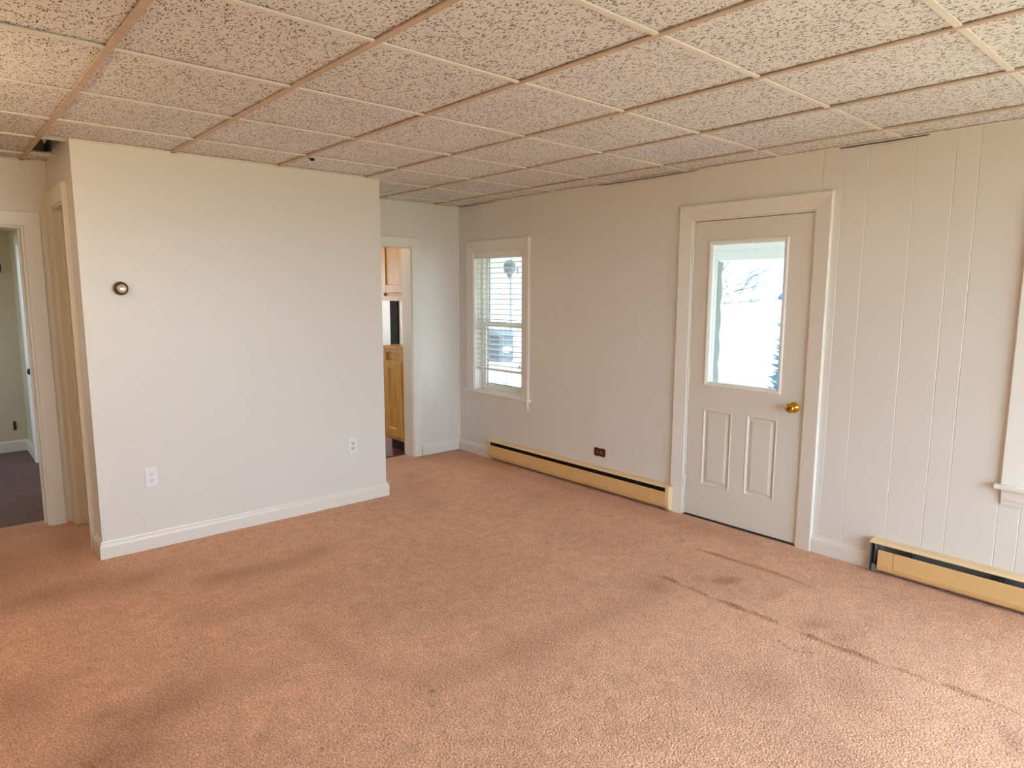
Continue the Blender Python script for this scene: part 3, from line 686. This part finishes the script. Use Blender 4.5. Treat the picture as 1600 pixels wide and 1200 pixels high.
# ---------------------------------------------------------------- baseboard heaters
def heater(y0, y1, label, box_end, open_left):
    """y0 (nearer the camera) .. y1; box_end = y of the seam of the wiring section"""
    k = tag(empty('baseboard_heater'), label, 'heater')
    a, b = y0, y1
    mb = MB(TR)
    pr = [(0, .186), (0, .192), (.040, .192), (.058, .189), (.066, .180), (.066, .175), (.063, .175), (.062, .181), (.055, .185), (.040, .187)]
    segs = [(a, b)] if not open_left else [(a, b-.085), (b-.083, b)]
    for p, q in segs:
        mb = MB(TR); mb.prism([(z, d) for d, z in pr], p, q, 0); mb.build('top_cover', M_heat2, k)
    mb = MB(TR); mb.box(a+.005, b-.005, .02, .186, .001, .006); mb.build('back_plate', M_steel if open_left else M_fin, k)
    fa, fb = (a+.028, b-.012) if not open_left else (a+.04, b-.047)
    seam = box_end
    fr = [(.058, .034), (.050, .022), (.052, .020), (.062, .032), (.066, .052), (.0665, .056), (.065, .060), (.065, .136), (.059, .142), (.058, .140), (.062, .134), (.062, .060), (.060, .050)]
    for p, q in sorted([(fa, seam-.0012), (seam+.0012, fb)]) if True else []:
        mb = MB(TR); mb.prism([(z, d) for d, z in fr], p, q, 0); mb.build('front_panel', M_heat, k)
    # heating element: tube with fins
    el = MB(TR); el.tube([(a+.12, .095, .034), (b-.12, .095, .034)], .006, n=8); el = el.build('element_tube', M_steel, k)
    mb = MB(TR); n = int((b-a-.30)/.012)
    for i in range(n): u = a+.15+i*.012; mb.box(u, u+.0012, .065, .125, .010, .056)
    f = mb.build('element_fins', M_fin, el); f['kind'] = 'stuff'
    for u in [a+.30+i*.42 for i in range(int((b-a-.3)/.42)+1)]:
        if u < b-.1: mb = MB(TR); mb.box(u, u+.014, .03, .184, .006, .0555, .001); mb.build('bracket', M_fin, k)
    mb = MB(TR); mb.box(b-.050, b-.012, .03, .184, .006, .0555, .001) if not open_left else mb.box(a+.03, a+.05, .03, .184, .006, .0555, .001); mb.build('bracket', M_fin, k)  # dark block added at the left end so the slot looks shaded there
    if not open_left:
        cap = [(0, .012), (.050, .012), (.0675, .045), (.0675, .182), (.058, .194), (0, .194)]
        mb = MB(TR); mb.prism([(z, d) for d, z in cap], a, a+.028, 0); mb.build('end_cap', M_heat2, k)
        mb = MB(TR); mb.prism([(z, d) for d, z in cap], b-.010, b, 0); mb.build('end_cap', M_heat2, k)
    else:
        mb = MB(TR); mb.box(b-.004, b, .006, .188, .0, .062, .001); mb.build('end_plate', M_steel, k)
        mb = MB(TR); mb.box(b-.060, b-.004, .006, .180, .006, .012, .001); mb.box(b-.028, b-.024, .01, .18, .012, .045); mb.build('inner_bracket', M_steel, k)
        mb = MB(TR); mb.box(b-.045, b-.012, .006, .05, .02, .055, .003); mb.build('wiring_box', M_steel, k)
    adopt(k, (W, (a+b)/2, 0)); return k
heater(2.722, 4.755, 'long tan electric baseboard heater between the room corner and the entry door', 2.895, False)
heater(-.40, 1.362, 'tan baseboard heater with its left end cap missing, at the right edge', 1.235, True)

# ---------------------------------------------------------------- outlets, thermostat
def outlet(T, u, z, label, face, slotm, horiz=False, plate=None, name='wall_outlet'):
    k = tag(empty(name), label, 'outlet')
    TT = (lambda a, b, c: T(u+b, z+a, c)) if horiz else (lambda a, b, c: T(u+a, z+b, c))
    mb = MB(TT); hw, hh = .0355, .0585
    if horiz:                                   # shaped plate with pinched long sides
        out = []
        n = 48
        for i in range(n):
            t_ = 2*PI*i/n; cs, sn = math.cos(t_), math.sin(t_)
            x = hw*(abs(cs)**.35)*(1 if cs >= 0 else -1); y = hh*(abs(sn)**.35)*(1 if sn >= 0 else -1)
            x *= 1-.13*math.exp(-(y/.018)**2)
            out.append((x, y))
        mb.rings([[(x, y, 0) for x, y in out], [(x, y, .004) for x, y in out], [(x*.9, y*.93, .0065) for x, y in out]])
    else: mb.rings([[(-hw, -hh, 0), (hw, -hh, 0), (hw, hh, 0), (-hw, hh, 0)], [(-hw, -hh, .0035), (hw, -hh, .0035), (hw, hh, .0035), (-hw, hh, .0035)],
                    [(-hw+.004, -hh+.004, .006), (hw-.004, -hh+.004, .006), (hw-.004, hh-.004, .006), (-hw+.004, hh-.004, .006)]])
    mb.build('cover_plate', plate or face, k)
    for s in (-1, 1):
        cy = s*.0195; out = []
        for i in range(28):
            t_ = 2*PI*i/28; x = .0172*math.cos(t_); y = max(-.0135, min(.0135, .0172*math.sin(t_))); out.append((x, cy+y))
        mb = MB(TT); mb.rings([[(x, y, .004) for x, y in out], [(x, y, .0085) for x, y in out]]); r = mb.build('receptacle', face, k)
        mb = MB(TT)
        for (xx, hh2) in ((-.0062, .0042), (.0062, .0034)): mb.box(xx-.0014, xx+.0014, cy+.0035-hh2, cy+.0035+hh2, .0080, .0088)
        mb.lathe((0, cy-.0085, .0080), [(.0026, 0), (.0026, .0008)], axis=2, n=10)
        mb.build('slots', slotm, r)
    mb = MB(TT); mb.lathe((0, 0, .006), [(.0032, 0), (.0030, .0015)], axis=2, n=10); mb.build('screw', M_chrome if not horiz else M_brown2, k)
    p = T(u, z, 0); return adopt(k, p)
outlet(TP, .970, .445, 'white duplex wall outlet low on the left part of the partition', M_plastic, M_slot)
o2 = outlet(TP, 2.324, .435, 'white duplex wall outlet with ivory sockets near the right end of the partition', M_ivory, M_slot, plate=M_plastic)
outlet(TR, 3.432, .304, 'dark red-brown outlet set sideways above the long baseboard heater', M_brown2, M_ivory, horiz=True, plate=M_brown)
th = tag(empty('thermostat'), 'round brass thermostat with a bright dial on the partition wall', 'thermostat')
TT = lambda a, b, c: TP(.880+a, 1.583+b, c)
mb = MB(TT); mb.lathe((0, 0, 0), [(.033, 0), (.035, .004), (.033, .010)], axis=2, n=40); mb.build('wall_ring', M_oldbrass, th)
mb = MB(TT); mb.lathe((0, 0, .008), [(.032, 0), (.0385, .003), (.0390, .010), (.036, .020), (.029, .029), (.024, .031)], axis=2, n=48); mb.build('dial_ring', M_oldbrass, th)
mb = MB(TT); mb.lathe((0, 0, .037), [(.0225, 0), (.0225, .004), (.020, .006), (.001, .0072)], axis=2, n=40); cv = mb.build('dial_cover', M_chrome, th)
mb = MB(TT)                                       # printed arc scale and pointer
for i in range(15):
    a0 = 1.2+i*.25; 
    p = [(r*math.cos(t_), r*math.sin(t_)) for r, t_ in ((.0140, a0), (.0158, a0), (.0158, a0+.26), (.0140, a0+.26))]
    mb.rings([[(x, y, .0432) for x, y in p], [(x, y, .0446) for x, y in p]])
mb.box(-.0012, .0012, -.001, .012, .0435, .0450)
mb.build('dial_scale', mat('grey_print', (120, 116, 108), .5), cv)
adopt(th, TP(.880, 1.583, 0))

# unseen hall lamp fixture added for the warm glow, left of the frame
hl = tag(empty('added_ceiling_lamp'), 'unseen round ceiling lamp added in the hall for the warm glow, outside the left edge', 'lamp')
M_glow = bpy.data.materials.new('added_lamp_glow'); M_glow.use_nodes = True
e = M_glow.node_tree.nodes['Principled BSDF']; e.inputs['Emission Color'].default_value = (1, .62, .33, 1); e.inputs['Emission Strength'].default_value = 3
mb = MB(); mb.lathe((-.45, 3.2, H-.03), [(.09, 0), (.09, .028)], n=24); mb.build('canopy', M_tee, hl)
mb = MB(); mb.lathe((-.45, 3.2, H-.04), [(.05, 0), (.05, .012)], n=20); mb.build('fitter', M_glow, hl); adopt(hl, (-.45, 3.2, H))

# ---------------------------------------------------------------- kitchen pieces
def cab(name, label, x0, x1, y0, y1, z0, z1, dz0, dz1, hinges):
    k = tag(empty(name), label, 'cabinet')
    mb = MB(); mb.box(x0+.02, x1, y0, y1, z0, z1, .002); mb.build('cabinet_body', M_wood, k)
    ff = MB(); TF = lambda u, z, d: (x0+.02-d, u, z)
    ff = MB(TF)
    for r in ((y0, y0+.045, z0, z1), (y1-.045, y1, z0, z1), (y0+.045, y1-.045, z1-.04, z1), (y0+.045, y1-.045, z0, z0+.05)): ff.box(*r, 0, .019, .001)
    ff.build('face_frame', M_wood, k)
    dr = MB(TF); a, b, c, d = y0+.02, y1-.028, dz0, dz1; st = .085
    for r in ((a, a+st, c, d), (b-st, b, c, d), (a+st, b-st, d-.08, d), (a+st, b-st, c, c+.085)): dr.box(*r, .019, .039, .003)
    dr.box(a+st-.004, b-st+.004, c+.08, d-.076, .021, .027)
    dr = dr.build('cabinet_door', M_wood, k)
    for z in hinges:
        mb = MB(TF); mb.box(b-.002, b+.014, z-.028, z+.028, .018, .026, .002); mb.build('hinge', M_dark, dr)
    adopt(k, ((x0+x1)/2, (y0+y1)/2, z0)); return k
lc = cab('base_cabinet', 'honey wood base cabinet seen through the kitchen doorway', 3.43, 4.045, 5.46, 5.815, .115, 1.020, .15, .90, (.77, .27))
mb = MB(); mb.box(3.50, 4.04, 5.47, 5.80, -.004, .115); tk = mb.build('toe_kick', M_slot, lc); tk.location = Vector((0, 0, 0))-lc.location
mb = MB(); mb.box(3.415, 4.048, 5.456, 5.83, 1.020, 1.045, .003); tag(center(mb.build('countertop', M_wood)), 'thin wood-edged countertop on the kitchen base cabinet', 'countertop')
cab('wall_cabinet', 'honey wood upper cabinet hanging on the white kitchen wall', 3.70, 4.048, 5.60, 6.275, 1.478, 2.19, 1.56, 2.15, (1.72, 2.10))
mb = MB(); mb.box(4.030, 4.048, 6.505, 6.665, .85, 1.80, .002)
tag(center(mb.build('black_panel', M_blackpl)), 'tall narrow black panel on the white wall between upper and lower kitchen cabinets', 'panel')

# ---------------------------------------------------------------- outside: porch, yard
mb = MB(); mb.box(-20, 60, -40, 50, -.62, -.55); tag(mb.build('ground', M_ground), 'pale ground outside beyond the porch, coloured tan to warm the bounced light', 'ground', 'structure')
mb = MB(); mb.box(W+.15, 6.15, 1.2, 6.3, -.14, -.06); tag(mb.build('porch_floor', M_porchw), 'pale porch floor outside the entry door', 'floor', 'structure')
mb = MB(); mb.box(W+.15, 6.15, 1.2, 6.3, 2.28, 2.36); tag(mb.build('porch_ceiling', M_porchw), 'white porch ceiling seen through the door glass', 'ceiling', 'structure')
mb = MB(); mb.box(5.96, 6.06, 1.2, 6.3, 1.885, 1.985, .004); mb.box(5.93, 6.10, 1.2, 6.3, 1.985, 2.28, .004)
tag(mb.build('porch_beam', M_porchw), 'white porch header beam across the top of the door glass', 'beam', 'structure')
k = tag(empty('porch_post'), 'white porch post with scalloped trim at the left of the door glass', 'post')
mb = MB(); mb.box(5.97, 6.05, 3.685, 3.76, -.06, 1.885, .004); mb.build('post_shaft', M_porchw, k)
mb = MB(); pts = [(3.686, 0.0)]
zz = .05
L1 = []
z = 0.0
while z < 1.885:
    L1.append((3.655-.016*abs(math.sin(PI*z/.29))-.012, z)); z += .018
poly = [(3.686, 0)]+L1+[(3.686, 1.884)]
mb.prism(poly, 6.0, 6.012, 0); mb.build('scalloped_trim', M_trimgrey, k); adopt(k, (6.01, 3.72, -.06))
# far wall of the porch, facing the corner window
wy = shell('wall_porch_end', lambda u, z, d: (u, 6.3-d, z), W+.15, 6.3, -.14, 2.4, [], -.1, -.006, M_siding, 'white lapped siding wall at the end of the porch')
for i in range(17):
    z = -.13+i*.145
    mb = MB(lambda u, z_, d: (u, 6.3-d, z_)); mb.prism([(0, 0), (0, .014), (.15, .003), (.15, 0)], W+.16, 5.535, 0)
    b_ = mb.bm
    o = MB(); o.bm.free()
    for v in b_.verts: v.co = Vector((v.co.x, v.co.y, v.co.z))
    # prism gives (u, z, d) order through the mapping
    mb.build('siding_board', M_siding, wy).location.z = z
TE = lambda u, z, d: (u, 6.3-d, z)
k = tag(empty('grey_cabinet'), 'blue-grey box with overhanging lid and a pale oval emblem, outside the corner window', 'box')
mb = MB(TE); mb.box(5.19, 5.425, .74, 1.045, .02, .20, .006); mb.build('box_body', M_grey, k)
mb = MB(TE); mb.prism([(1.045, 0.015), (1.045, .225), (1.065, .225), (1.115, .10), (1.115, .015)], 5.17, 5.46, 0); mb.build('lid', mat('pale_grey_enamel', (150, 158, 168), .5), k)
mb = MB(TE); mb.lathe((0, 0, 0), [(.048, 0), (.048, .004), (.036, .004), (.036, .002)], axis=2, n=28)
for v in mb.bm.verts:
    p = v.co.copy(); u_, z_, d_ = p.x, p.z, 6.3-p.y; v.co = Vector((5.315+u_*1.55, 6.3-.201-d_, .885+z_))
em = mb.build('oval_emblem', M_plastic, k)
mb = MB(TE); mb.tube([(5.275, .885, .207), (5.295, .898, .207), (5.315, .882, .207), (5.335, .895, .207), (5.355, .880, .207)], .004, n=6); mb.build('emblem_squiggle', M_plastic, em)
adopt(k, (5.3, 6.2, .74))
k = tag(empty('porch_table'), 'white ledge table under the grey box outside the corner window', 'table')
mb = MB(TE); mb.box(4.95, 5.52, .70, .738, .01, .42, .006); mb.build('table_top', M_porchw, k)
for u, dd in ((4.98, .05), (5.48, .05), (4.98, .38), (5.48, .38)):
    mb = MB(TE); mb.box(u-.02, u+.02, -.06, .70, dd-.02, dd+.02, .003); mb.build('leg', M_porchw, k)
adopt(k, (5.23, 6.1, -.06))
k = tag(empty('storm_door'), 'white storm door with dark lever handle at the end of the porch', 'door')
mb = MB(TE); mb.box(5.60, 6.25, -.06, 2.0, .0, .035, .004); mb.build('door_slab', M_siding, k)
mb = MB(TE); mb.box(5.54, 5.60, -.06, 2.06, .0, .05, .004); mb.build('door_frame', M_siding, k)
mb = MB(TE); mb.box(5.655, 5.685, .60, .72, .035, .05, .003); mb.tube([(5.67, .69, .05), (5.67, .69, .085), (5.70, .66, .09), (5.71, .58, .09)], .008, n=8); mb.build('lever_handle', M_slot, k)
adopt(k, (5.9, 6.3, -.06))
k = tag(empty('hanging_ornament'), 'grey round ornament with side bracket hanging outside the top of the corner window', 'ornament')
mb = MB(); mb.lathe((5.25, 5.98, 1.72), [(.004, 0), (.03, .05), (.062, .09), (.072, .13), (.068, .18), (.045, .215), (.01, .225)], n=18); mb.build('ornament_body', M_grey, k)
mb = MB(); mb.tube([(5.25, 5.98, 1.94), (5.25, 5.98, 2.29)], .004, n=6); mb.build('hanging_wire', M_grey, k)
mb = MB(); mb.tube([(5.30, 5.98, 1.84), (5.37, 5.98, 1.84), (5.39, 5.98, 1.87)], .009, n=6); mb.tube([(5.375, 5.98, 1.84), (5.385, 5.98, 1.78)], .008, n=6); mb.build('side_bracket', M_grey, k)
adopt(k, (5.25, 5.98, 1.72))
# bare tree, shrub and neighbour house
def bare_tree(x, y, h, seed, label, group=None):
    r = random.Random(seed); k = tag(empty('bare_tree'), label, 'tree')
    tr = MB(); tw = MB()
    base_p = Vector((x, y, -.56)); top = Vector((x+.1, y-.1, -.56+h*.4))
    tr.tube([base_p, (base_p+top)/2+Vector((.03, .02, 0)), top], .06, .035, n=8)
    def grow(p, d, l, rad, dep):
        q = p+d*l*.5+Vector((r.uniform(-.05, .05), r.uniform(-.05, .05), r.uniform(-.03, .03)))*l; e = p+d*l
        tw.tube([p, q, e], rad, rad*.6, n=4)
        if dep == 0: return
        for _ in range(4 if dep > 1 else 3):
            nd = (d+Vector((r.uniform(-.8, .8), r.uniform(-.8, .8), r.uniform(-.35, .6)))).normalized()
            grow(p+d*l*r.uniform(.35, 1), nd, l*r.uniform(.5, .75), rad*.55, dep-1)
    for _ in range(6):
        grow(top, Vector((r.uniform(-.8, .8), r.uniform(-1.1, .1), r.uniform(.0, .6))).normalized(), h*.30, .017, 4)
    tr.build('trunk', M_bark, k); b = tw.build('branches', M_bark, k); b['kind'] = 'stuff'
    adopt(k, (x, y, -.56))
bare_tree(17.0, 11.1, 4.6, 5, 'thin leafless tree in the bright yard, seen through the door glass')
k = tag(empty('evergreen_shrub'), 'pale blue-green evergreen shrub at the right side of the door glass', 'shrub')
mb = MB(); r_ = random.Random(11)
for i in range(700):
    z = r_.uniform(0, 1); rad = .55*(1-z*.35)*r_.random()**.35; a = r_.uniform(0, 2*PI)
    c = Vector((10+rad*math.cos(a), 4.50+rad*math.sin(a), -.5+z*1.65)); s_ = r_.uniform(.05, .11)
    d = Vector((math.cos(a), math.sin(a), r_.uniform(-.1, .8))).normalized(); u = d.orthogonal().normalized(); v = d.cross(u)
    mb.rings([[tuple(c+u*s_*.4*math.cos(t)+v*s_*.4*math.sin(t)) for t in (0, 1.57, 3.14, 4.71)], [tuple(c+d*s_*1.6+u*.006*math.cos(t)+v*.006*math.sin(t)) for t in (0, 1.57, 3.14, 4.71)]])
f = mb.build('foliage', M_shrub, k); f['kind'] = 'stuff'
mb = MB(); mb.tube([(10, 4.50, -.56), (10, 4.50, .9)], .05, .02, n=8); mb.build('trunk', M_bark, k); adopt(k, (10, 4.50, -.56))
k = tag(empty('neighbour_house'), 'pale neighbouring house with blue-grey roof beyond the shrub', 'house')
mb = MB(); mb.box(14.3, 18, 2.0, 6.95, -.56, 1.45); mb.build('house_wall', M_siding, k)
mb = MB(); mb.prism([(14.0, 1.43), (16.15, 2.4), (18.3, 1.43), (18.3, 1.5), (16.15, 2.6), (14.0, 1.5)], 1.9, 7.10, 1); mb.build('roof', M_roofblue, k)
mb = MB(); mb.box(14.27, 14.30, 5.9, 6.6, .2, 1.1, .01); mb.build('window', M_grey, k); adopt(k, (16, 4.5, -.56))
